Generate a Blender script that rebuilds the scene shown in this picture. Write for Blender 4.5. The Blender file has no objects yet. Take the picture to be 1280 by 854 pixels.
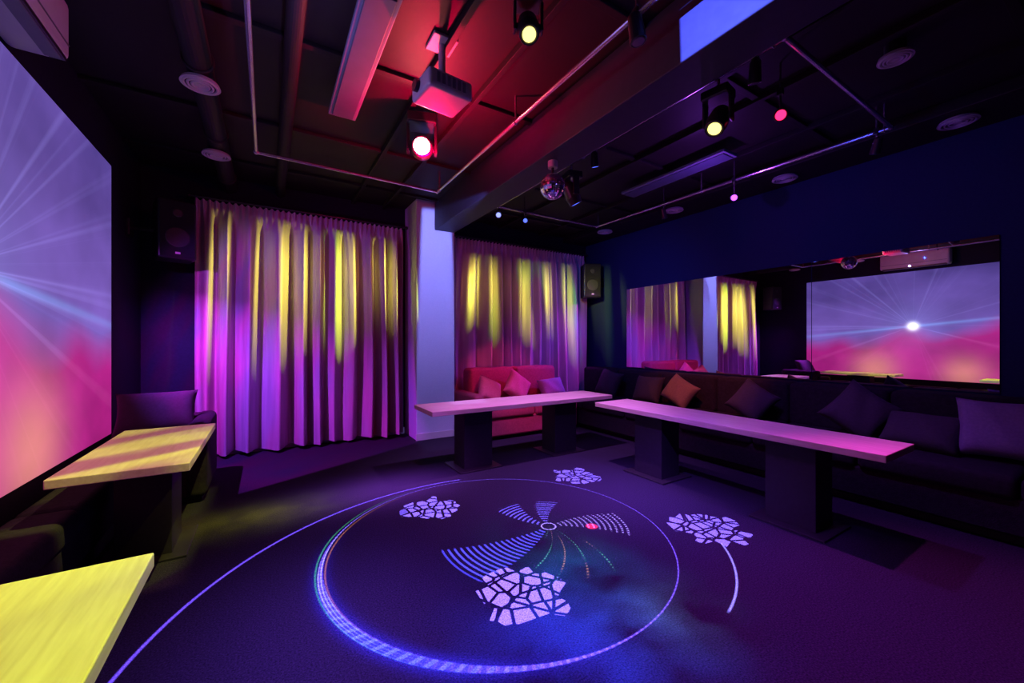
import bpy, bmesh, math, random
from mathutils import Vector, Matrix
random.seed(4)
sc = bpy.context.scene
try:
    sc.view_settings.view_transform = 'Standard'
    sc.view_settings.look = 'None'
except Exception: pass
ZC = 3.2; XR = 5.1; XL = -1.15; YB = 5.65; YF = -1.5

# ---------------------------------------------------------------- materials
def mat(name, col, rough=.6, metal=0, spec=.5, emit=None, es=0, noise=None, sheen=0, bump=None):
    m = bpy.data.materials.new(name); m.use_nodes = True
    nt = m.node_tree; b = nt.nodes['Principled BSDF']
    b.inputs['Base Color'].default_value = (*col, 1)
    b.inputs['Roughness'].default_value = rough
    b.inputs['Metallic'].default_value = metal
    b.inputs['Specular IOR Level'].default_value = spec
    if sheen:
        b.inputs['Sheen Weight'].default_value = sheen
        b.inputs['Sheen Roughness'].default_value = .4
        b.inputs['Sheen Tint'].default_value = (*[min(1, c * 3) for c in col], 1)
    if emit:
        b.inputs['Emission Color'].default_value = (*emit, 1)
        b.inputs['Emission Strength'].default_value = es
    tc = nt.nodes.new('ShaderNodeTexCoord')
    if noise:
        sca, c2, stretch = noise
        mp = nt.nodes.new('ShaderNodeMapping'); mp.inputs['Scale'].default_value = stretch
        n = nt.nodes.new('ShaderNodeTexNoise'); n.inputs['Scale'].default_value = sca
        n.inputs['Detail'].default_value = 6
        r = nt.nodes.new('ShaderNodeValToRGB')
        r.color_ramp.elements[0].position = .3; r.color_ramp.elements[1].position = .7
        r.color_ramp.elements[0].color = (*col, 1); r.color_ramp.elements[1].color = (*c2, 1)
        nt.links.new(tc.outputs['Object'], mp.inputs['Vector'])
        nt.links.new(mp.outputs[0], n.inputs['Vector'])
        nt.links.new(n.outputs[0], r.inputs[0]); nt.links.new(r.outputs[0], b.inputs['Base Color'])
    if bump:
        n2 = nt.nodes.new('ShaderNodeTexNoise'); n2.inputs['Scale'].default_value = bump[0]
        bp = nt.nodes.new('ShaderNodeBump'); bp.inputs['Strength'].default_value = bump[1]
        bp.inputs['Distance'].default_value = .01
        nt.links.new(tc.outputs['Object'], n2.inputs['Vector'])
        nt.links.new(n2.outputs[0], bp.inputs['Height']); nt.links.new(bp.outputs[0], b.inputs['Normal'])
    return m
U = (1, 1, 1)
M = {}
M['floor'] = mat('carpet_dark', (.010, .009, .016), .95, spec=.08, noise=(130, (.042, .037, .060), U), bump=(220, .6))
M['ceil'] = mat('ceiling_black', (.013, .010, .011), .6, spec=.25, noise=(3, (.018, .014, .015), U))
M['wall'] = mat('wall_navy', (.010, .020, .085), .8, spec=.2, noise=(60, (.014, .026, .10), U), bump=(90, .25))
M['wallk'] = mat('wall_dark', (.008, .009, .020), .8, spec=.2, noise=(50, (.011, .012, .026), U))
M['column'] = mat('column_plaster', (.42, .46, .56), .8, noise=(80, (.46, .5, .6), U), bump=(150, .3))
M['beam'] = mat('beam_paint', (.024, .024, .05), .6, spec=.3, noise=(20, (.03, .03, .058), U))
M['woodx'] = mat('light_oak_x', (.58, .46, .34), .45, noise=(4, (.72, .61, .48), (1.2, 14, 14)))
M['woody'] = mat('light_oak_y', (.58, .46, .33), .45, noise=(4, (.72, .61, .46), (14, 1.2, 14)))
M['black'] = mat('black_laminate', (.018, .015, .02), .5, spec=.3, noise=(30, (.025, .021, .028), U))
M['plate'] = mat('steel_plate', (.03, .026, .03), .4, metal=.4, noise=(30, (.04, .036, .04), U))
M['velvet'] = mat('velvet_dark', (.015, .012, .019), .85, spec=.15, sheen=.2, noise=(40, (.026, .021, .032), U), bump=(160, .3))
M['velvetp'] = mat('velvet_rose', (.26, .05, .085), .85, spec=.15, sheen=.1, noise=(40, (.33, .07, .11), U), bump=(160, .3))
M['cushd'] = mat('cushion_dark', (.030, .024, .036), .85, sheen=.25, noise=(60, (.042, .034, .05), U), bump=(200, .3))
M['cushl'] = mat('cushion_lilac', (.18, .14, .27), .85, sheen=.2, noise=(60, (.23, .18, .32), U), bump=(200, .3))
M['cusht'] = mat('cushion_tan', (.18, .12, .08), .85, sheen=.1, noise=(60, (.23, .16, .10), U), bump=(200, .3))
M['cushr'] = mat('cushion_rose', (.34, .12, .18), .85, sheen=.1, noise=(60, (.42, .16, .24), U), bump=(200, .3))
M['curtain'] = mat('satin_curtain', (.33, .29, .33), .36, spec=.5, noise=(4, (.42, .37, .42), (6, 6, .5)))
M['chrome'] = mat('conduit_metal', (.5, .5, .53), .25, metal=.9, noise=(10, (.56, .56, .58), U))
M['white'] = mat('white_plastic', (.42, .42, .44), .45, noise=(10, (.46, .46, .48), U))
M['grey'] = mat('grey_louver', (.11, .12, .15), .6, noise=(10, (.14, .15, .18), U))
M['pframe'] = mat('panel_frame', (.14, .18, .22), .6, noise=(10, (.16, .20, .25), U))
M['pglass'] = mat('panel_diffuser', (.06, .09, .12), .6, noise=(10, (.07, .10, .14), U))
M['fix'] = mat('fixture_black', (.015, .015, .017), .3, noise=(10, (.02, .02, .022), U))
M['ball'] = mat('mirror_facets', (.85, .85, .88), .08, metal=1, noise=(18, (.6, .6, .65), U))
M['mirror'] = mat('mirror_glass', (.82, .83, .88), .006, metal=1)
M['cone'] = mat('speaker_cone', (.012, .012, .016), .6, noise=(40, (.018, .018, .022), U))
M['grille'] = mat('speaker_grille', (.012, .012, .018), .6, metal=.2, bump=(400, 1))
def emat(n, c, s): return mat('lens_' + n, (.1, .1, .1), .3, emit=c, es=s)
M['l_star'] = emat('warm_white', (1, .45, .35), 150)
M['l_yel'] = emat('yellow', (1, .85, .22), 2.2)
M['l_red'] = emat('red', (1, .015, .10), 3.5)
M['l_vio'] = emat('violet', (.4, .06, 1), 4)
M['l_blue'] = emat('blue', (.08, .14, 1), 2)
M['l_wht'] = emat('white', (.25, .3, 1), 2)
M['l_off'] = mat('lens_off', (.15, .12, .2), .1, noise=(10, (.2, .16, .25), U))

# ---------------------------------------------------------------- mesh builder
class MB:
    def __init__(s, name, mats):
        s.name = name; s.bm = bmesh.new(); s.mats = mats
    def _add(s, t, mi, mtx=None, smooth=False):
        if mtx is not None: bmesh.ops.transform(t, matrix=mtx, verts=t.verts)
        for f in t.faces: f.material_index = mi; f.smooth = smooth
        me = bpy.data.meshes.new('t'); t.to_mesh(me); t.free()
        s.bm.from_mesh(me); bpy.data.meshes.remove(me)
    def box(s, a, b, mi=0, bev=.004, mtx=None, seg=2, smooth=False):
        t = bmesh.new(); bmesh.ops.create_cube(t, size=1)
        a = Vector(a); b = Vector(b); c = (a + b) / 2; d = b - a
        for v in t.verts: v.co = Vector((v.co.x * d.x, v.co.y * d.y, v.co.z * d.z)) + c
        if bev: bmesh.ops.bevel(t, geom=t.edges[:], offset=min(bev, .45 * min(abs(d.x), abs(d.y), abs(d.z))), segments=seg, profile=.5, affect='EDGES')
        s._add(t, mi, mtx, smooth)
        return s
    def cyl(s, p, q, r, mi=0, seg=20, r2=None, smooth=True):
        p = Vector(p); q = Vector(q); d = q - p
        t = bmesh.new()
        bmesh.ops.create_cone(t, cap_ends=True, segments=seg, radius1=r, radius2=r if r2 is None else r2, depth=d.length)
        mtx = Matrix.Translation((p + q) / 2) @ d.to_track_quat('Z', 'Y').to_matrix().to_4x4()
        s._add(t, mi, mtx, False)
        return s
    def sph(s, c, r, mi=0, u=20, v=12, sc_=(1, 1, 1), smooth=True):
        t = bmesh.new(); bmesh.ops.create_uvsphere(t, u_segments=u, v_segments=v, radius=r)
        s._add(t, mi, Matrix.Translation(c) @ Matrix.Diagonal((*sc_, 1)), smooth)
        return s
    def torus(s, c, R, r, mi=0, axis=(0, 0, 1), n=28, k=8):
        t = bmesh.new(); vs = []
        for i in range(n):
            A = 2 * math.pi * i / n; row = []
            for j in range(k):
                B = 2 * math.pi * j / k
                row.append(t.verts.new(((R + r * math.cos(B)) * math.cos(A), (R + r * math.cos(B)) * math.sin(A), r * math.sin(B))))
            vs.append(row)
        for i in range(n):
            for j in range(k):
                t.faces.new((vs[i][j], vs[(i + 1) % n][j], vs[(i + 1) % n][(j + 1) % k], vs[i][(j + 1) % k]))
        s._add(t, mi, Matrix.Translation(c) @ Vector(axis).to_track_quat('Z', 'Y').to_matrix().to_4x4(), True)
        return s
    def done(s, loc=None, rot=None):
        me = bpy.data.meshes.new(s.name); s.bm.to_mesh(me); s.bm.free()
        for m in s.mats: me.materials.append(M[m])
        o = bpy.data.objects.new(s.name, me); sc.collection.objects.link(o)
        if loc: o.location = loc
        if rot: o.rotation_euler = rot
        return o

# ---------------------------------------------------------------- room
MB('floor', ['floor']).box((XL - .15, YF - .15, -.1), (XR + .15, YB + .15, 0), 0, 0).done()
MB('ceiling', ['ceil']).box((XL - .15, YF - .15, ZC), (XR + .15, YB + .15, ZC + .1), 0, 0).done()
MB('wall_left', ['wallk']).box((XL - .15, YF - .15, 0), (XL, YB + .15, ZC), 0, 0).done()
MB('wall_right', ['wall']).box((XR, YF - .15, 0), (XR + .15, YB + .15, ZC), 0, 0).done()
MB('wall_back', ['wallk']).box((XL, YB, 0), (XR, YB + .15, ZC), 0, 0).done()
MB('wall_front', ['wallk']).box((XL, YF - .15, 0), (XR, YF, ZC), 0, 0).done()
MB('baseboard_back', ['white']).box((XL + .01, YB - .02, .0), (1.66, YB, .09), 0, .004).box((2.22, YB - .02, 0), (XR - .01, YB, .09), 0, .004).done()
MB('column', ['column']).box((1.67, 5.13, 0), (2.21, YB, ZC), 0, .008).done()
MB('trim_column', ['white']).box((1.66, 5.115, 0), (2.22, 5.129, .09), 0, .003).done()
MB('ceiling_beam', ['beam']).box((1.92, YF, 2.82), (2.21, 5.13, ZC), 0, .008).done()
b = MB('ceiling_soffit', ['ceil'])
b.box((4.55, YF, 3.1), (XR, YB, ZC), 0, .01); b.done()
b = MB('ventilation_duct', ['ceil'])
b.cyl((-.38, YF, 3.1), (-.38, YB, 3.1), .075, 0, 24)
for i in range(7): b.torus((-.38, -1 + i * 1.05, 3.1), .077, .012, 0, (0, 1, 0))
b.done()
b = MB('ventilation_duct', ['ceil'])
b.cyl((.13, YF, 3.13), (.13, 5.0, 3.13), .05, 0, 24); b.cyl((.13, 5.0, 3.13), (.13, YB, 3.13), .05)
b.done()
b = MB('ceiling_rails', ['ceil'])
for x in (.95, 1.35, 2.7, 3.2, 4.0): b.box((x, YF, 3.15), (x + .04, YB, ZC), 0, .004)
for y in (.4, 1.6, 2.8, 4.0, 5.0): b.box((XL, y, 3.17), (4.55, y + .05, ZC), 0, .004)
b.done()

# ---------------------------------------------------------------- mirror
b = MB('wall_mirror', ['mirror', 'fix'])
b.box((XR - .012, 2.003, .88), (XR - .001, 4.64, 2.18), 0, 0)
b.box((XR - .012, .684, .88), (XR - .001, 1.997, 2.18), 0, 0)
b.done()

# ---------------------------------------------------------------- expressions for node trees
class E:
    nt = None
    def __init__(s, v): s.v = v
    @staticmethod
    def op(o, *args, clamp=False):
        n = E.nt.nodes.new('ShaderNodeMath'); n.operation = o; n.use_clamp = clamp
        for i, a in enumerate(args):
            if isinstance(a, E): a = a.v
            if isinstance(a, (int, float)): n.inputs[i].default_value = a
            else: E.nt.links.new(a, n.inputs[i])
        return E(n.outputs[0])
    def __add__(s, o): return E.op('ADD', s, o)
    __radd__ = __add__
    def __sub__(s, o): return E.op('SUBTRACT', s, o)
    def __rsub__(s, o): return E.op('SUBTRACT', o, s)
    def __mul__(s, o): return E.op('MULTIPLY', s, o)
    __rmul__ = __mul__
    def __truediv__(s, o): return E.op('DIVIDE', s, o)
    def __pow__(s, o): return E.op('POWER', s, o)
def sq(e): return e * e
def EX(e): return E.op('EXPONENT', e)
def AB(e): return E.op('ABSOLUTE', e)
def SQ(e): return E.op('SQRT', e)
def SIN(e): return E.op('SINE', e)
def MX(a, b): return E.op('MAXIMUM', a, b)
def AT(y, x): return E.op('ARCTAN2', y, x)
def ST(e, soft): return E.op('DIVIDE', e, soft, clamp=True)
def vec(x, y, z=0.0):
    n = E.nt.nodes.new('ShaderNodeCombineXYZ')
    for i, a in enumerate((x, y, z)):
        if isinstance(a, E): E.nt.links.new(a.v, n.inputs[i])
        else: n.inputs[i].default_value = a
    return n.outputs[0]
def noise(x, y, z=0.0, scale=1.0, detail=3):
    n = E.nt.nodes.new('ShaderNodeTexNoise'); n.inputs['Scale'].default_value = scale
    n.inputs['Detail'].default_value = detail
    E.nt.links.new(vec(x, y, z), n.inputs['Vector']); return E(n.outputs[0])
def addc(cs):
    r = [None] * 3
    for e, c in cs:
        for i in range(3):
            if c[i] == 0: continue
            t = e * c[i]
            r[i] = t if r[i] is None else r[i] + t
    return vec(*[MX(x, 0.0) if x is not None else 0.0 for x in r])

# ---------------------------------------------------------------- projector screen
m = bpy.data.materials.new('projected_image'); m.use_nodes = True; nt = m.node_tree; E.nt = nt
bs = nt.nodes['Principled BSDF']; bs.inputs['Base Color'].default_value = (.06, .06, .06, 1); bs.inputs['Roughness'].default_value = .9
bs.inputs['Specular IOR Level'].default_value = .1
geo = nt.nodes.new('ShaderNodeNewGeometry'); sp = nt.nodes.new('ShaderNodeSeparateXYZ'); nt.links.new(geo.outputs['Position'], sp.inputs[0])
y = E(sp.outputs[1]); z = E(sp.outputs[2])
dy = y - 2.65; dz = z - 1.63
r = SQ(sq(dy) + sq(dz)); ang = AT(dz, dy)
bd = z - (1.16 + (4.5 - y) * .16) + (noise(y, z, 0.0, 1.0, 1) - .5) * .7
up = ST(bd + .16, .32); dn = 1.0 - up
ca = SIN(ang); cb = E.op('COSINE', ang)
rays = noise(ca * 6.0, cb * 6.0, 0.0, 2.6, 4)
rays = ST(rays - .54, .2)
rays = rays * EX(0 - r * .6)
streak = EX(0 - sq((dz - dy * -.10) * 34.0)) * EX(0 - AB(dy) * .5)
core = EX(0 - sq(r * 14.0))
halo = EX(0 - r * 3.4)
top = ST(z - 1.5, 1.3)
ora = EX(0 - sq((y - 3.25) * 2.8) - sq((z - .70) * 2.7)) + EX(0 - sq((y - 1.95) * 3.4) - sq((z - .70) * 3.4))
cl = noise(y, z * 1.2, 3.0, 1.3, 3)
col = addc([
    (up * (.5 + cl * .9), (.22, .125, .56)),
    (up * top * -1.0, (.11, .055, .20)),
    (dn * (.30 + cl * 1.25), (.58, .02, .30)),
    (ora, (.40, .26, .0)),
    (rays * up, (.13, .12, .32)),
    (rays * dn, (.16, .05, .12)),
    (streak, (.06, .22, .42)),
    (core, (3, 3, 3)),
    (halo, (.10, .15, .34)),
])
nt.links.new(col, bs.inputs['Emission Color']); bs.inputs['Emission Strength'].default_value = .85
M['screen'] = m
b = MB('projection_screen', ['screen', 'white'])
b.box((XL + .003, .6, .545), (XL + .045, 4.54, 2.76), 0, .002)
b.done()

# ---------------------------------------------------------------- curtains
def curtain(x0, x1, seed):
    rnd = random.Random(seed)
    bm = bmesh.new(); nx = int((x1 - x0) * 190); nz = 40
    ph = [rnd.uniform(0, 6.28) for _ in range(6)]
    rows = []
    for j in range(nz + 1):
        t = j / nz; z = .045 + t * (2.87 - .045); row = []
        for i in range(nx + 1):
            x = x0 + (x1 - x0) * i / nx; s = x - x0
            w = s * 2 * math.pi * 4.9 + 1.6 * math.sin(s * 2.9 + ph[0]) + 1.1 * math.sin(s * 6.1 + ph[1]) + .35 * math.sin(t * 3 + s * 2)
            f = math.sin(w + .35 * math.sin(w))
            amp = .088 + .03 * math.sin(s * 4.3 + ph[2]) + .012 * math.sin(t * 5 + s * 7)
            deep = amp * f + .008 * math.sin(2.3 * w + ph[3] + t * 1.5)
            topf = .018 * math.sin(s * 2 * math.pi * 17 + ph[4])
            k = min(1, max(0, (1 - t) / .10)); k = k * k * (3 - 2 * k)
            yy = 5.5 + k * deep * (.8 + .3 * (1 - t)) + (1 - k) * topf
            xx = x + .012 * math.sin(t * 4 + s * 5 + ph[5]) * (1 - t)
            zz = z + (.012 * math.sin(w * .5) if j == 0 else 0) + (.008 * math.sin(s * 2 * math.pi * 17) if j == nz else 0)
            row.append(bm.verts.new((xx, yy, zz)))
        rows.append(row)
    for j in range(nz):
        for i in range(nx):
            f = bm.faces.new((rows[j][i], rows[j][i + 1], rows[j + 1][i + 1], rows[j + 1][i])); f.smooth = True
    me = bpy.data.meshes.new('curtain'); bm.to_mesh(me); bm.free(); me.materials.append(M['curtain'])
    o = bpy.data.objects.new('satin_curtain', me); sc.collection.objects.link(o)
    b = MB('curtain_rail', ['fix'])
    b.cyl((x0 - .05, 5.5, 2.895), (x1 + .05, 5.5, 2.895), .014)
    for x in (x0 + .1, (x0 + x1) / 2, x1 - .1): b.box((x - .01, 5.49, 2.88), (x + .01, YB, 2.91), 0, 0)
    b.sph((x0 - .05, 5.5, 2.895), .02); b.sph((x1 + .05, 5.5, 2.895), .02)
    b.done()
curtain(-.68, 1.60, 1); curtain(2.3, 4.93, 7)

# ---------------------------------------------------------------- tables
def table(x0, x1, y0, y1, legs, along):
    wood = 'woodx' if along == 'x' else 'woody'
    b = MB('wooden_table', [wood, 'black', 'plate'])
    b.box((x0, y0, .605), (x1, y1, .65), 0, .004)
    cx = (x0 + x1) / 2; cy = (y0 + y1) / 2
    for p in legs:
        lx, ly = (p, cy) if along == 'x' else (cx, p)
        a, c = (.16, .13) if along == 'x' else (.13, .16)
        b.box((lx - a, ly - c, .012), (lx + a, ly + c, .585), 1, .004)
        b.box((lx - a - .06, ly - c - .04, .585), (lx + a + .06, ly + c + .04, .606), 1, .002)
        b.box((lx - a - .08, ly - c - .08, 0), (lx + a + .08, ly + c + .08, .014), 2, .003)
    return b.done()
table(1.3, 3.62, 3.53, 4.07, (1.85, 3.0), 'x')
table(3.02, 3.52, .82, 3.2, (1.37, 2.6), 'y')
table(-.9, -.36, 2.74, 3.98, (3.32,), 'y')
table(-.85, -.3, .35, 1.63, (1.0,), 'y')

# ---------------------------------------------------------------- sofas
b = MB('corner_banquette', ['velvet', 'black'])
Y0, Y1 = -.35, 5.33
b.box((4.1, Y0 + .02, 0), (XR - .02, Y1 - .02, .08), 1, .004)
b.box((4.03, Y0, .06), (XR - .02, Y1, .31), 0, .02)
n = 7; L = (Y1 - Y0) / n
for i in range(n):
    a = Y0 + i * L
    b.box((4.0, a + .004, .29), (4.8, a + L - .004, .45), 0, .045, seg=4, smooth=True)
    b.box((4.74, a + .003, .42), (XR - .03, a + L - .003, .87), 0, .05, seg=4, smooth=True)
b.done()
b = MB('rose_sofa', ['velvetp', 'black'])
b.box((2.32, 4.65, 0), (3.94, 5.3, .07), 1, .004)
b.box((2.28, 4.58, .05), (3.96, 5.33, .3), 0, .02)
for a, c in ((2.42, 3.18), (3.19, 3.95)):
    b.box((a, 4.55, .28), (c, 5.15, .45), 0, .05, seg=4, smooth=True)
    b.box((a, 5.08, .42), (c, 5.34, .93), 0, .06, seg=4, smooth=True)
b.box((2.25, 4.58, .05), (2.41, 5.33, .62), 0, .05, seg=4, smooth=True)
b.done()
b = MB('armchair_sofa', ['velvet', 'black'])
b.box((-1.08, 4.1, 0), (-.46, 4.75, .06), 1, .004)
b.box((-1.10, 4.05, .05), (-.44, 4.8, .32), 0, .02)
b.box((-1.10, 4.04, .3), (-.54, 4.68, .5), 0, .05, seg=4, smooth=True)
b.box((-1.10, 4.62, .4), (-.44, 4.82, .64), 0, .06, seg=4, smooth=True)
b.box((-.56, 4.03, .05), (-.42, 4.8, .65), 0, .05, seg=4, smooth=True)
b.done()
b = MB('padded_bench', ['velvet', 'black'])
b.box((-1.08, .1, 0), (-.88, 3.98, .12), 1, .004)
b.box((-1.09, 0, .1), (-.86, 4.0, .3), 0, .02)
for i in range(4): b.box((-1.10, i + .004, .28), (-.845, i + .996, .43), 0, .04, seg=4, smooth=True)
b.done()

def cushion(loc, size, rot, mt, th=.09):
    bm = bmesh.new(); N = 18; w, h = size[0] / 2, size[1] / 2
    def P(u, v, s):
        k = max(0, (1 - u ** 4) * (1 - v ** 4)) ** .55
        pin = 1 - .09 * (1 - abs(u) ** 2) * (abs(v) ** 3); pin2 = 1 - .09 * (1 - abs(v) ** 2) * (abs(u) ** 3)
        wr = .006 * math.sin(7 * u + 4 * v + loc[1] * 9) * k
        return (u * w * pin2, s * th * k + wr, v * h * pin)
    g = {}
    for s in (1, -1):
        for i in range(N + 1):
            for j in range(N + 1):
                e = i in (0, N) or j in (0, N)
                if s == -1 and e: g[(s, i, j)] = g[(1, i, j)]; continue
                g[(s, i, j)] = bm.verts.new(P(2 * i / N - 1, 2 * j / N - 1, s))
        for i in range(N):
            for j in range(N):
                q = [g[(s, i, j)], g[(s, i + 1, j)], g[(s, i + 1, j + 1)], g[(s, i, j + 1)]]
                if s == 1: q.reverse()
                f = bm.faces.new(q); f.smooth = True
    me = bpy.data.meshes.new('c'); bm.to_mesh(me); bm.free(); me.materials.append(M[mt])
    o = bpy.data.objects.new('throw_cushion', me); sc.collection.objects.link(o)
    o.location = loc; o.rotation_euler = [math.radians(a) for a in rot]
    return o
cushion((4.5, .60, .67), (.44, .44), (-22, 0, -90 + 8), 'cushl')
cushion((4.47, 1.0, .58), (.5, .34), (-42, 0, -90 - 8), 'cushd')
cushion((4.56, 1.42, .67), (.44, .44), (-24, 35, -90 + 5), 'cushd')
cushion((4.54, 2.35, .65), (.40, .40), (-26, 30, -90), 'cushd')
cushion((4.54, 3.25, .66), (.42, .36), (-26, 24, -90 - 6), 'cusht')
cushion((4.54, 3.75, .64), (.42, .40), (-26, 0, -90 + 6), 'cushd')
cushion((4.54, 4.5, .66), (.42, .42), (-22, 10, -90), 'cushd')
cushion((2.64, 4.9, .62), (.38, .36), (-26, 24, 6), 'cushr')
cushion((3.1, 4.9, .65), (.40, .40), (-24, 36, -6), 'cushr')
cushion((3.72, 4.9, .60), (.42, .32), (-30, -6, -10), 'cushl')
cushion((-.80, 4.44, .70), (.54, .40), (-30, 0, 4), 'cushd')

# ---------------------------------------------------------------- speakers
def speaker(c, yaw, wallx):
    b = MB('wall_speaker', ['fix', 'cone', 'grille', 'white'])
    mt = Matrix.Translation(c) @ Matrix.Rotation(yaw, 4, 'Z')
    b.box((-.15, -.14, -.29), (.15, .14, .29), 0, .02, mt, 3)
    b.box((-.135, -.153, -.27), (.135, -.138, .27), 2, .004, mt)
    f = lambda p: mt @ Vector(p)
    b.cyl(f((0, -.150, -.08)), f((0, -.156, -.08)), .105, 1, 28, .09)
    b.cyl(f((0, -.150, .16)), f((0, -.157, .16)), .05, 1, 20, .03)
    b.box((-.02, -.157, -.245), (.02, -.153, -.225), 3, 0, mt)
    b.cyl(c, (wallx, c[1] + .05, c[2]), .018, 0)
    if wallx > c[0]: b.box((wallx - .02, c[1] - .03, c[2] - .08), (wallx, c[1] + .13, c[2] + .08), 0, .003)
    else: b.box((wallx, c[1] - .03, c[2] - .08), (wallx + .02, c[1] + .13, c[2] + .08), 0, .003)
    b.done()
speaker((-.80, 5.18, 2.41), math.radians(18), XL)
speaker((4.80, 5.2, 2.36), math.radians(-28), XR)

# ---------------------------------------------------------------- AC
b = MB('air_conditioner', ['white', 'fix', 'grey'])
b.box((XL, 2.1, 2.82), (-.92, 3.12, 3.14), 0, .035, seg=4)
b.box((-.99, 2.14, 2.812), (-.925, 3.08, 2.835), 1, .003)
b.box((-1.0, 2.16, 2.806), (-.935, 3.06, 2.814), 2, .002, Matrix.Identity(4))
b.box((-.924, 2.13, 2.90), (-.915, 3.09, 2.906), 2, .001)
b.box((-1.12, 2.15, 3.138), (-.95, 3.07, 3.146), 2, .001)
b.done()
# ---------------------------------------------------------------- ceiling panels
def panel(x0, x1, y0, y1):
    b = MB('linear_ceiling_panel', ['pframe', 'pglass', 'fix'])
    b.box((x0, y0, 3.08), (x1, y1, 3.11), 0, .006)
    b.box((x0 + .025, y0 + .025, 3.07), (x1 - .025, y1 - .025, 3.085), 1, .004)
    for yy in (y0 + .15, y1 - .15): b.cyl(((x0 + x1) / 2, yy, 3.1), ((x0 + x1) / 2, yy, ZC), .01, 2)
    b.done()
panel(.40, .60, 2.05, 3.39); panel(3.62, 3.84, 2.12, 3.39)
# ---------------------------------------------------------------- vents
def vent(x, y, z, r=.11, top=ZC):
    b = MB('ceiling_vent', ['white', 'fix'])
    b.cyl((x, y, z), (x, y, z + .02), r, 0, 32, r * .92)
    for k, rr in enumerate((.82, .62, .42)): b.torus((x, y, z - .002), r * rr, .007, 0)
    b.cyl((x, y, z - .006), (x, y, z + .005), r * .2, 0, 20)
    for k in (.72, .52): b.torus((x, y, z + .001), r * k, .004, 1)
    b.cyl((x, y, z + .015), (x, y, top), r * .6, 1, 20)
    b.done()
vent(-.38, 3.32, 3.0); vent(-.4, 4.5, 3.0)
vent(3.40, .88, 3.1, .09)
for (x, y) in ((4.74, .85), (4.78, 2.13), (4.66, 3.42), (4.62, 4.67)): vent(x, y, 3.07, .12)
# ---------------------------------------------------------------- pipes
def pipes(pts, closed, hang):
    b = MB('lighting_pipe_frame', ['chrome'])
    n = len(pts)
    for i in range(n if closed else n - 1):
        b.cyl(pts[i], pts[(i + 1) % n], .016, 0, 14)
    for p in pts: b.sph(p, .022, 0)
    for p in hang:
        b.cyl(p, (p[0], p[1], ZC), .009, 0, 10); b.torus(p, .02, .006, 0, (0, 1, 0), 16, 6)
    b.done()
zp = 3.0
pipes([(-.09, YF + .01, zp), (-.09, 4.22, zp), (1.63, 4.27, zp), (1.63, YF + .01, zp)], False,
      [(-.09, 4.2, zp), (-.09, 2.2, zp), (1.63, 4.2, zp), (1.63, 2.6, zp), (1.63, 1.0, zp)])
pipes([(2.45, 1.09, zp), (2.45, 4.33, zp), (4.12, 4.33, zp), (4.2, 1.11, zp)], True,
      [(2.45, 1.15, zp), (2.45, 4.3, zp), (4.12, 4.3, zp), (4.2, 1.15, zp), (4.16, 2.7, zp), (2.45, 2.75, zp)])
# ---------------------------------------------------------------- fixtures
def moving_head(p, d, lens, s=1.0, top=ZC, name='moving_head_light', lr=.040):
    p = Vector(p); d = Vector(d).normalized()
    b = MB(name, ['fix', lens, 'plate', 'chrome'])
    h = Vector((d.x, d.y, 0))
    if h.length < .01: h = Vector((0, 1, 0))
    h.normalize(); side = Vector((-h.y, h.x, 0))
    yaw = math.atan2(h.y, h.x)
    mt = Matrix.Translation(p) @ Matrix.Rotation(yaw, 4, 'Z')
    b.box((-.07 * s, -.085 * s, .13 * s), (.07 * s, .085 * s, .19 * s), 0, .01, mt)
    b.box((-.03 * s, -.09 * s, -.03 * s), (.03 * s, -.072 * s, .14 * s), 0, .006, mt)
    b.box((-.03 * s, .072 * s, -.03 * s), (.03 * s, .09 * s, .14 * s), 0, .006, mt)
    b.cyl(p - d * .07 * s, p + d * .03 * s, .06 * s, 0, 24, .068 * s)
    b.sph(p - d * .06 * s, .06 * s, 0)
    b.cyl(p + d * .03 * s, p + d * .09 * s, .068 * s, 0, 24, .058 * s)
    b.torus(p + d * .09 * s, .052 * s, .008 * s, 2, d)
    b.cyl(p + d * .088 * s, p + d * .095 * s, lr * s, 1, 24)
    b.cyl(p - side * .08 * s, p + side * .08 * s, .02 * s, 2)
    b.cyl(p + Vector((0, 0, .18 * s)), (p.x, p.y, top), .012, 3)
    return b.done()
def track_spot(p, d, lens, s=1.0, top=ZC):
    p = Vector(p); d = Vector(d).normalized()
    b = MB('track_spotlight', ['fix', lens, 'chrome'])
    b.cyl(p - d * .06 * s, p + d * .05 * s, .03 * s, 0, 20, .036 * s)
    b.cyl(p - d * .075 * s, p - d * .06 * s, .018 * s, 0, 20, .03 * s)
    b.cyl(p + d * .048 * s, p + d * .054 * s, .026 * s, 1, 20)
    b.torus(p + d * .05 * s, .032 * s, .004 * s, 0, d, 20, 6)
    b.cyl(p, (p.x, p.y, top), .007, 2, 10)
    b.box((p.x - .018, p.y - .018, min(top, 3.03) - .05), (p.x + .018, p.y + .018, min(top, 3.03)), 0, .004)
    b.done()
moving_head((1.127, 1.68, 2.90), (-.25, -.5, -.9), 'l_yel', .85)
moving_head((2.49, 1.5, 2.74), (-.6, -.1, -.8), 'l_yel', 1.0)
moving_head((2.50, 2.97, 2.73), (.5, -.1, -1), 'l_blue', 1.05)
moving_head((1.07, 3.15, 2.88), (-.32, -.93, -.30), 'l_star', 1.35, name='stage_par_light', lr=.056)
track_spot((1.63, 1.42, 2.92), (.1, -.1, -1), 'l_off', 1.2)
track_spot((2.47, 1.26, 2.9), (.3, .2, -1), 'l_off', 1.0)
track_spot((2.97, 1.35, 2.85), (-.8, -.4, -.5), 'l_red', 1.2)
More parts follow.
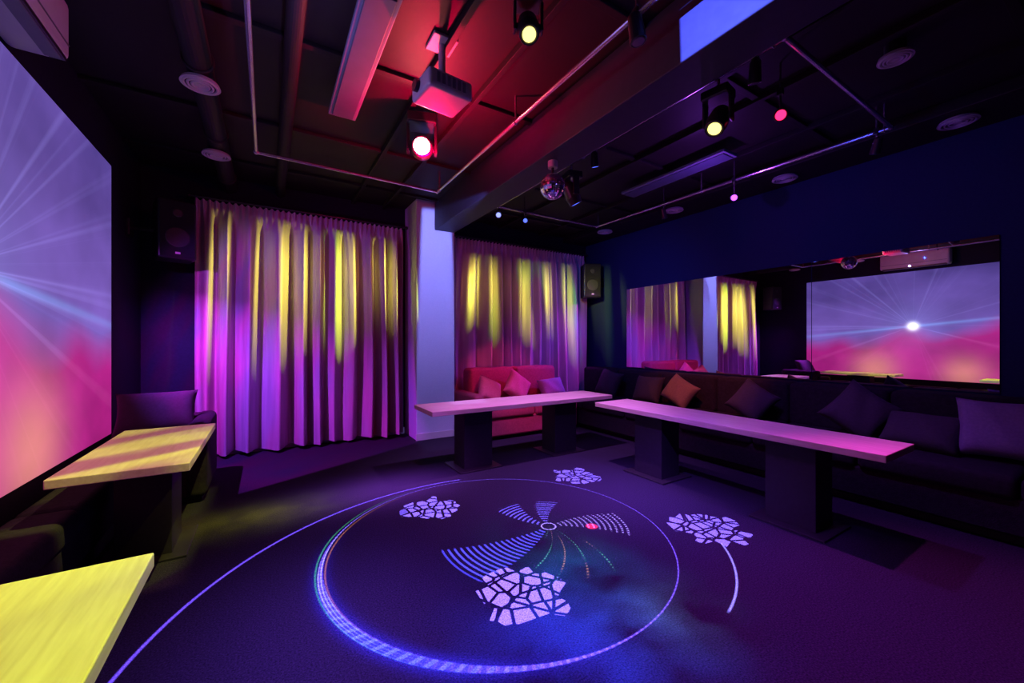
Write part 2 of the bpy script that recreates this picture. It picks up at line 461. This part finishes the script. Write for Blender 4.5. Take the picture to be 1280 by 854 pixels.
track_spot((4.16, 2.33, 2.82), (-.85, -.45, -.4), 'l_vio', 1.1)
track_spot((2.45, 2.6, 2.9), (.3, .2, -1), 'l_blue', 1.0)
track_spot((2.40, 4.22, 2.86), (-.5, -.8, -.4), 'l_wht', 1.1)
track_spot((2.85, 4.33, 2.9), (-.3, -.8, -.5), 'l_blue', 1.0)
track_spot((4.16, 3.2, 2.88), (.2, -.1, -1), 'l_off', 1.0)
track_spot((4.2, 1.2, 2.88), (.2, .3, -1), 'l_off', 1.0)
# projector
b = MB('ceiling_projector', ['white', 'fix', 'chrome', 'grey'])
mt = Matrix.Translation((.94, 2.38, 2.88)) @ Matrix.Rotation(math.radians(6), 4, 'Z')
b.box((-.15, -.13, -.06), (.15, .13, .055), 0, .022, mt, 4)
for i in range(7): b.box((.152, -.1 + i * .03, -.03), (.148, -.085 + i * .03, .03), 3, 0, mt)
for i in range(6): b.box((-.1 + i * .035, -.133, -.03), (-.08 + i * .035, -.128, .03), 3, 0, mt)
b.cyl(mt @ Vector((-.14, .03, 0)), mt @ Vector((-.175, .03, 0)), .035, 1, 24)
b.cyl((.94, 2.38, 2.92), (.94, 2.38, ZC), .022, 0)
b.box((.86, 2.30, ZC - .02), (1.02, 2.46, ZC), 0, .004)
b.done()
# disco ball
b = MB('disco_ball', ['ball', 'fix', 'white'])
t = bmesh.new(); bmesh.ops.create_uvsphere(t, u_segments=34, v_segments=20, radius=.107)
bmesh.ops.inset_individual(t, faces=t.faces[:], thickness=.0012, depth=-.0006)
b._add(t, 0, Matrix.Translation((2.04, 2.67, 2.61)))
b.cyl((2.04, 2.67, 2.70), (2.04, 2.67, 2.77), .012, 1); b.cyl((2.04, 2.67, 2.765), (2.04, 2.67, 2.82), .04, 2, 24)
b.done()

# ---------------------------------------------------------------- lights
def lamp(kind, name, loc, col, P, target=None, size=60, blend=.5, rad=.012):
    l = bpy.data.lights.new(name, kind); l.energy = P; l.color = col; l.shadow_soft_size = rad
    if kind == 'SPOT': l.spot_size = math.radians(size); l.spot_blend = blend
    o = bpy.data.objects.new(name, l); sc.collection.objects.link(o); o.location = loc
    if target is not None:
        o.rotation_euler = (Vector(target) - Vector(loc)).to_track_quat('-Z', 'Y').to_euler()
    return o
def gobo(o, H=1.0):
    l = o.data; l.use_nodes = True; nt = l.node_tree; E.nt = nt
    em = [n for n in nt.nodes if n.type == 'EMISSION'][0]
    tc = nt.nodes.new('ShaderNodeTexCoord'); sp = nt.nodes.new('ShaderNodeSeparateXYZ')
    nt.links.new(tc.outputs['Normal'], sp.inputs[0])
    nx, ny, nz = [E(sp.outputs[i]) for i in range(3)]
    return em, nx / nz * -H, ny / nz * -H

LP = (1.13, 1.60, 2.72)
o = lamp('SPOT', 'laser_gobo_lamp', LP, (1, 1, 1), 20000, None, 110, .05, 0.0)
em, qx, qy = gobo(o, LP[2]); X = qx + LP[0]; Y = qy + LP[1]
def polar(cx, cy):
    dx = X - cx; dy = Y - cy; r = SQ(sq(dx) + sq(dy)) + 1e-4
    return dx / r, dy / r, r
def dot(ux, uy, deg):
    a = math.radians(deg); return ux * math.cos(a) + uy * math.sin(a)
def sector(ux, uy, deg, hw): return ST(dot(ux, uy, deg) - math.cos(math.radians(hw)), .01)
terms = []
ux, uy, r = polar(1.34, 2.32); ang = AT(uy, ux)
thick = MX(dot(ux, uy, -150), 0.0) ** 4
wd = .0055 + .024 * thick
d = AB(r - 1.1)
ring = ST(wd - d, .006)
dots = .25 + 1.0 * ST(SIN(ang * 110.0 + r * 60.0) - .1, .5)
side = MX(dot(ux, uy, 160), 0.0) ** 4
glow = EX(0 - sq(d * 20.0)) * thick
terms.append((ring * dots * thick, (.07, .10, 1.8)))
terms.append((glow, (.01, .01, .32)))
fineDots = .45 + .55 * ST(SIN(ang * 190.0), .5)
terms.append((ring * (1.0 - thick) * fineDots, (.28, .14, 1.3)))
terms.append((ring * side * ST(SIN(r * 420.0), .5), (.3, .35, 0)))
terms.append((ST(.007 - AB(r - 1.075), .006) * side, (.30, .10, .02)))
terms.append((ST(.007 - AB(r - 1.125), .006) * side, (.03, .28, .08)))
ux2, uy2, r2 = polar(1.3, 1.6)
terms.append((ST(.012 - AB(r2 - 1.88), .010) * sector(ux2, uy2, 128, 46), (.20, .10, .95)))
ux3, uy3, r3 = polar(1.6, 2.2)
terms.append((ST(.008 - AB(r3 - 1.15), .006) * sector(ux3, uy3, -57, 19), (.3, .25, .9)))
fx, fy, fr = polar(1.69, 2.26); fa = AT(fy, fx)
strp = ST(SIN(fr * 2 * math.pi / .038 + SIN(fa * 3.0)) - .2, .5)
def swirl(deg, hw, k):
    a = fa + fr * k - math.radians(deg)
    c = E.op('COSINE', a)
    return ST(c - math.cos(math.radians(hw)), .01)
for deg, hw, R, k, c in ((205, 17, .80, .35, (.07, .07, .8)), (118, 15, .47, .7, (.12, .09, .7)), (72, 13, .45, .7, (.12, .09, .6))):
    terms.append((strp * swirl(deg, hw, k) * ST(R - fr, .05) * ST(fr - .06, .02), c))
dotp = ST(SIN(fa * 110.0), .3) * strp
terms.append((dotp * swirl(-8, 19, .6) * ST(.58 - fr, .02) * ST(fr - .06, .02), (.35, .25, .7)))
lines = ST(SIN((fa + fr * .8) * 22.0) - .95, .04) * ST(SIN(fr * 240.0), .4)
terms.append((lines * sector(fx, fy, -105, 30) * ST(.65 - fr, .1) * ST(SIN(fa * 9.0), .5), (.40, .18, .08)))
terms.append((lines * sector(fx, fy, -105, 30) * ST(.65 - fr, .1) * ST(0 - SIN(fa * 9.0), .5), (.05, .32, .14)))
terms.append((ST(.006 - AB(fr - .05), .004), (.4, .3, .9)))
# shards
VS = 11.0
vo = E.nt.nodes.new('ShaderNodeTexVoronoi'); vo.voronoi_dimensions = '2D'; vo.feature = 'DISTANCE_TO_EDGE'; vo.inputs['Scale'].default_value = VS
v1 = E.nt.nodes.new('ShaderNodeTexVoronoi'); v1.voronoi_dimensions = '2D'; v1.feature = 'F1'; v1.inputs['Scale'].default_value = VS
v2 = E.nt.nodes.new('ShaderNodeTexVoronoi'); v2.voronoi_dimensions = '2D'; v2.feature = 'DISTANCE_TO_EDGE'; v2.inputs['Scale'].default_value = 7.0
pv = vec(X, Y)
E.nt.links.new(pv, vo.inputs['Vector']); E.nt.links.new(pv, v1.inputs['Vector']); E.nt.links.new(vec(X * .8 + Y * .6 + 4.3, Y * .8 - X * .6 + 3.1), v2.inputs['Vector'])
edge = ST(E(vo.outputs['Distance']) - .085, .02) * ST(E(v2.outputs['Distance']) - .055, .015)
sp2 = E.nt.nodes.new('ShaderNodeSeparateXYZ'); E.nt.links.new(v1.outputs['Position'], sp2.inputs[0])
vx, vy = E(sp2.outputs[0]), E(sp2.outputs[1])
msk = None
for cx, cy, R in ((1.10, 2.97, .22), (2.55, 2.98, .22), (2.63, 1.66, .24), (1.115, 1.72, .225)):
    t_ = ST(R - SQ(sq(vx - cx) + sq(vy - cy)), .002) * ST(R + .035 - SQ(sq(X - cx) + sq(Y - cy)), .004)
    msk = t_ if msk is None else MX(msk, t_)
terms.append((edge * msk, (.29, .18, 1.1)))
nz_ = noise(X, Y, 0.0, 3.0, 4); nz_ = ST(nz_ - .35, .4)
def g(cx, cy, rx, ry): return EX(0 - sq((X - cx) / rx) - sq((Y - cy) / ry))
terms.append((g(1.5, 1.75, .30, .5) * nz_, (.0, .04, .06)))
terms.append((g(1.2, 1.35, .45, .4) * nz_, (.01, .02, .34)))
terms.append((g(1.65, 1.25, .22, .2) * nz_, (.03, .05, .03)))
terms.append((g(-.05, 3.55, .5, .22) * (.3 + .7 * nz_), (.10, .10, .0)))
terms.append((g(.9, 3.6, .6, .35), (.07, .015, .15)))
terms.append((g(2.7, 2.4, .7, .9), (.02, .006, .08)))
terms.append((g(.2, 1.9, .6, .8), (.012, .005, .05)))
terms.append((ST(.045 - SQ(sq(X - 1.95) + sq(Y - 2.1)), .01), (.9, .02, .08)))
E.nt.links.new(addc(terms), em.inputs['Color'])

TP = (.35, 2.3, 2.85)
o = lamp('SPOT', 'yellow_gobo_lamp', TP, (1, 1, 1), 430, None, 120, .1, .01)
em, qx, qy = gobo(o, TP[2] - .65); X = qx + TP[0]; Y = qy + TP[1]
nn = noise(X * .6, Y * 1.6 - X * 1.2, 2.0, 2.0, 1)
a1 = ST(-.2 - X, .08) * ST(X + .97, .04)
t1 = a1 * ST(1.75 - Y, .1) * (.8 + .2 * ST(nn - .4, .2))
t2 = a1 * ST(Y - 2.62, .06) * ST(4.02 - Y, .06) * ST(nn - .42, .15)
E.nt.links.new(addc([(t1, (.70, .95, .0)), (t2, (.42, .62, .0)), (a1 * ST(Y - 2.62, .06) * ST(4.02 - Y, .06), (.30, .14, .10))]), em.inputs['Color'])

def curtain_yellow(loc, tgt, P, size, off, xlim, fq, thr, qc, qh):
    o = lamp('SPOT', 'curtain_gobo_lamp', loc, (1, 1, 1), P, tgt, size, .25, .012)
    em, qx, qy = gobo(o)
    n1 = noise(qx * 4.0, qy * .5, off, 1.6, 1)
    n2 = noise(qx * 7.0, qy * .8, off + 5, 1.5, 1)
    a = ST(SIN(qx * fq + n1 * 9.0 + off) + (n2 - .5) * 1.4 - thr, .9)
    low = ST(qy - qc + qh + (n2 - .5) * .3, .22)
    high = ST(qc + qh + .06 - qy, .14)
    win = low * high * (ST(qx - xlim[0], .012) * ST(xlim[1] - qx, .012))
    E.nt.links.new(addc([(a * win, (.80, .74, .08)), (ST(n2 - .56, .1) * win, (.0, .28, .0)), (win, (.07, .03, .0))]), em.inputs['Color'])
curtain_yellow((2.9, 3.2, 2.55), (.55, 5.5, 1.85), 1900, 74, 1.0, (-.20, .232), 48, -.55, .01, .21)
curtain_yellow((1.75, 2.9, 2.6), (3.5, 5.5, 1.85), 850, 60, 9.0, (-.33, 2), 52, -.3, .02, .19)
def curtain_violet(loc, tgt, P, size, c1, c2, off, xl):
    o = lamp('SPOT', 'curtain_violet_lamp', loc, (1, 1, 1), P, tgt, size, .5, .012)
    em, qx, qy = gobo(o)
    n1 = noise(qx * 3.0, qy * 1.0, off, 2.0, 2)
    low = (.10 + .90 * ST(.22 - qy, .40)) * ST(qx - xl[0], .02) * ST(xl[1] - qx, .02)
    k = ST(n1 - .38, .25)
    E.nt.links.new(addc([(low * (.3 + k * .9), c1), (low * (1.0 - k), c2)]), em.inputs['Color'])
curtain_violet((-.95, 4.1, 2.2), (.7, 5.5, 1.0), 470, 110, (.34, .05, 1.0), (.70, .02, .70), 2.0, (-9.0, .30))
curtain_violet((4.85, 4.1, 2.4), (3.4, 5.5, 1.3), 260, 90, (.36, .05, .95), (.70, .02, .70), 8.0, (-.35, 9.0))
o = lamp('SPOT', 'column_lamp', (1.75, 2.6, 2.70), (1, 1, 1), 520, (1.95, 5.13, 1.5), 70, .1)
em, qx, qy = gobo(o)
E.nt.links.new(addc([(ST(.105 - AB(qx - .0), .02) * (.35 + ST(qy + .3, .75) * .75), (.26, .28, 1.0))]), em.inputs['Color'])
lamp('SPOT', 'violet_wash_lamp', (2.5, 3.3, 2.7), (.60, .18, .95), 350, (2.5, 3.5, 0), 78, .7, .03)
lamp('SPOT', 'violet_wash_lamp', (2.95, 1.7, 2.75), (.32, .07, .85), 160, (3.1, 1.8, 0), 95, .7, .03)
lamp('SPOT', 'violet_wash_lamp', (1.3, 1.6, 2.75), (.32, .02, .85), 300, (1.4, 1.5, 0), 84, .8, .03)
lamp('SPOT', 'magenta_floor_lamp', (2.97, .9, 2.75), (.8, .04, .65), 230, (2.4, .1, 0), 75, .8, .03)
lamp('POINT', 'red_par_lamp', (1.02, 3.0, 2.72), (1.0, .0, .08), 20, rad=.02)
lamp('SPOT', 'red_ceiling_lamp', (1.12, 2.95, 2.68), (1.0, .0, .06), 120, (1.12, 2.9, 3.2), 165, .6)
lamp('POINT', 'violet_ceiling_fill', (.15, 2.4, 2.7), (.35, .25, 1.0), 6, rad=.01)  # added fill light without a fixture, shifts the nearby ceiling panel towards magenta
lamp('SPOT', 'red_sofa_lamp', (2.6, 3.0, 2.7), (1.0, .04, .18), 190, (3.1, 5.1, .6), 34, .5)
lamp('SPOT', 'orange_sofa_lamp', (2.97, 2.2, 2.75), (1.0, .16, .08), 190, (4.75, 3.1, .65), 38, .8)
lamp('SPOT', 'blue_wall_lamp', (3.0, 3.6, 2.5), (.0, .10, 1.0), 60, (5.1, 4.6, 1.6), 100, 1.0, 0.0)
lamp('SPOT', 'blue_wall_lamp', (2.9, 1.6, 2.4), (.02, .06, 1.0), 16, (5.1, 1.6, 2.2), 130, 1.0, 0.0)
o = lamp('SPOT', 'blue_beam_lamp', (.95, 1.12, 2.78), (1, 1, 1), 850, (1.92, 1.12, 2.9), 60, .1, 0.0)
em, qx, qy = gobo(o)
E.nt.links.new(addc([(ST(.26 - AB(qx), .015) * ST(qy + .078, .01) * ST(.22 - qy, .02), (.12, .16, 1.0))]), em.inputs['Color'])
lamp('POINT', 'violet_ceiling_fill', (3.6, 2.3, 2.7), (.35, .06, 1.0), 12, rad=.01)

w = bpy.data.worlds.new('world'); sc.world = w; w.use_nodes = True
w.node_tree.nodes['Background'].inputs[0].default_value = (.02, .01, .04, 1)

cam = bpy.data.cameras.new('camera'); co = bpy.data.objects.new('camera', cam); sc.collection.objects.link(co)
cam.sensor_width = 36; cam.lens = 497 / 1280 * 36; cam.clip_start = .02; cam.shift_y = .0008
co.location = (0, 0, 1.3); co.rotation_euler = (math.radians(90), 0, -math.radians(31.54))
sc.camera = co
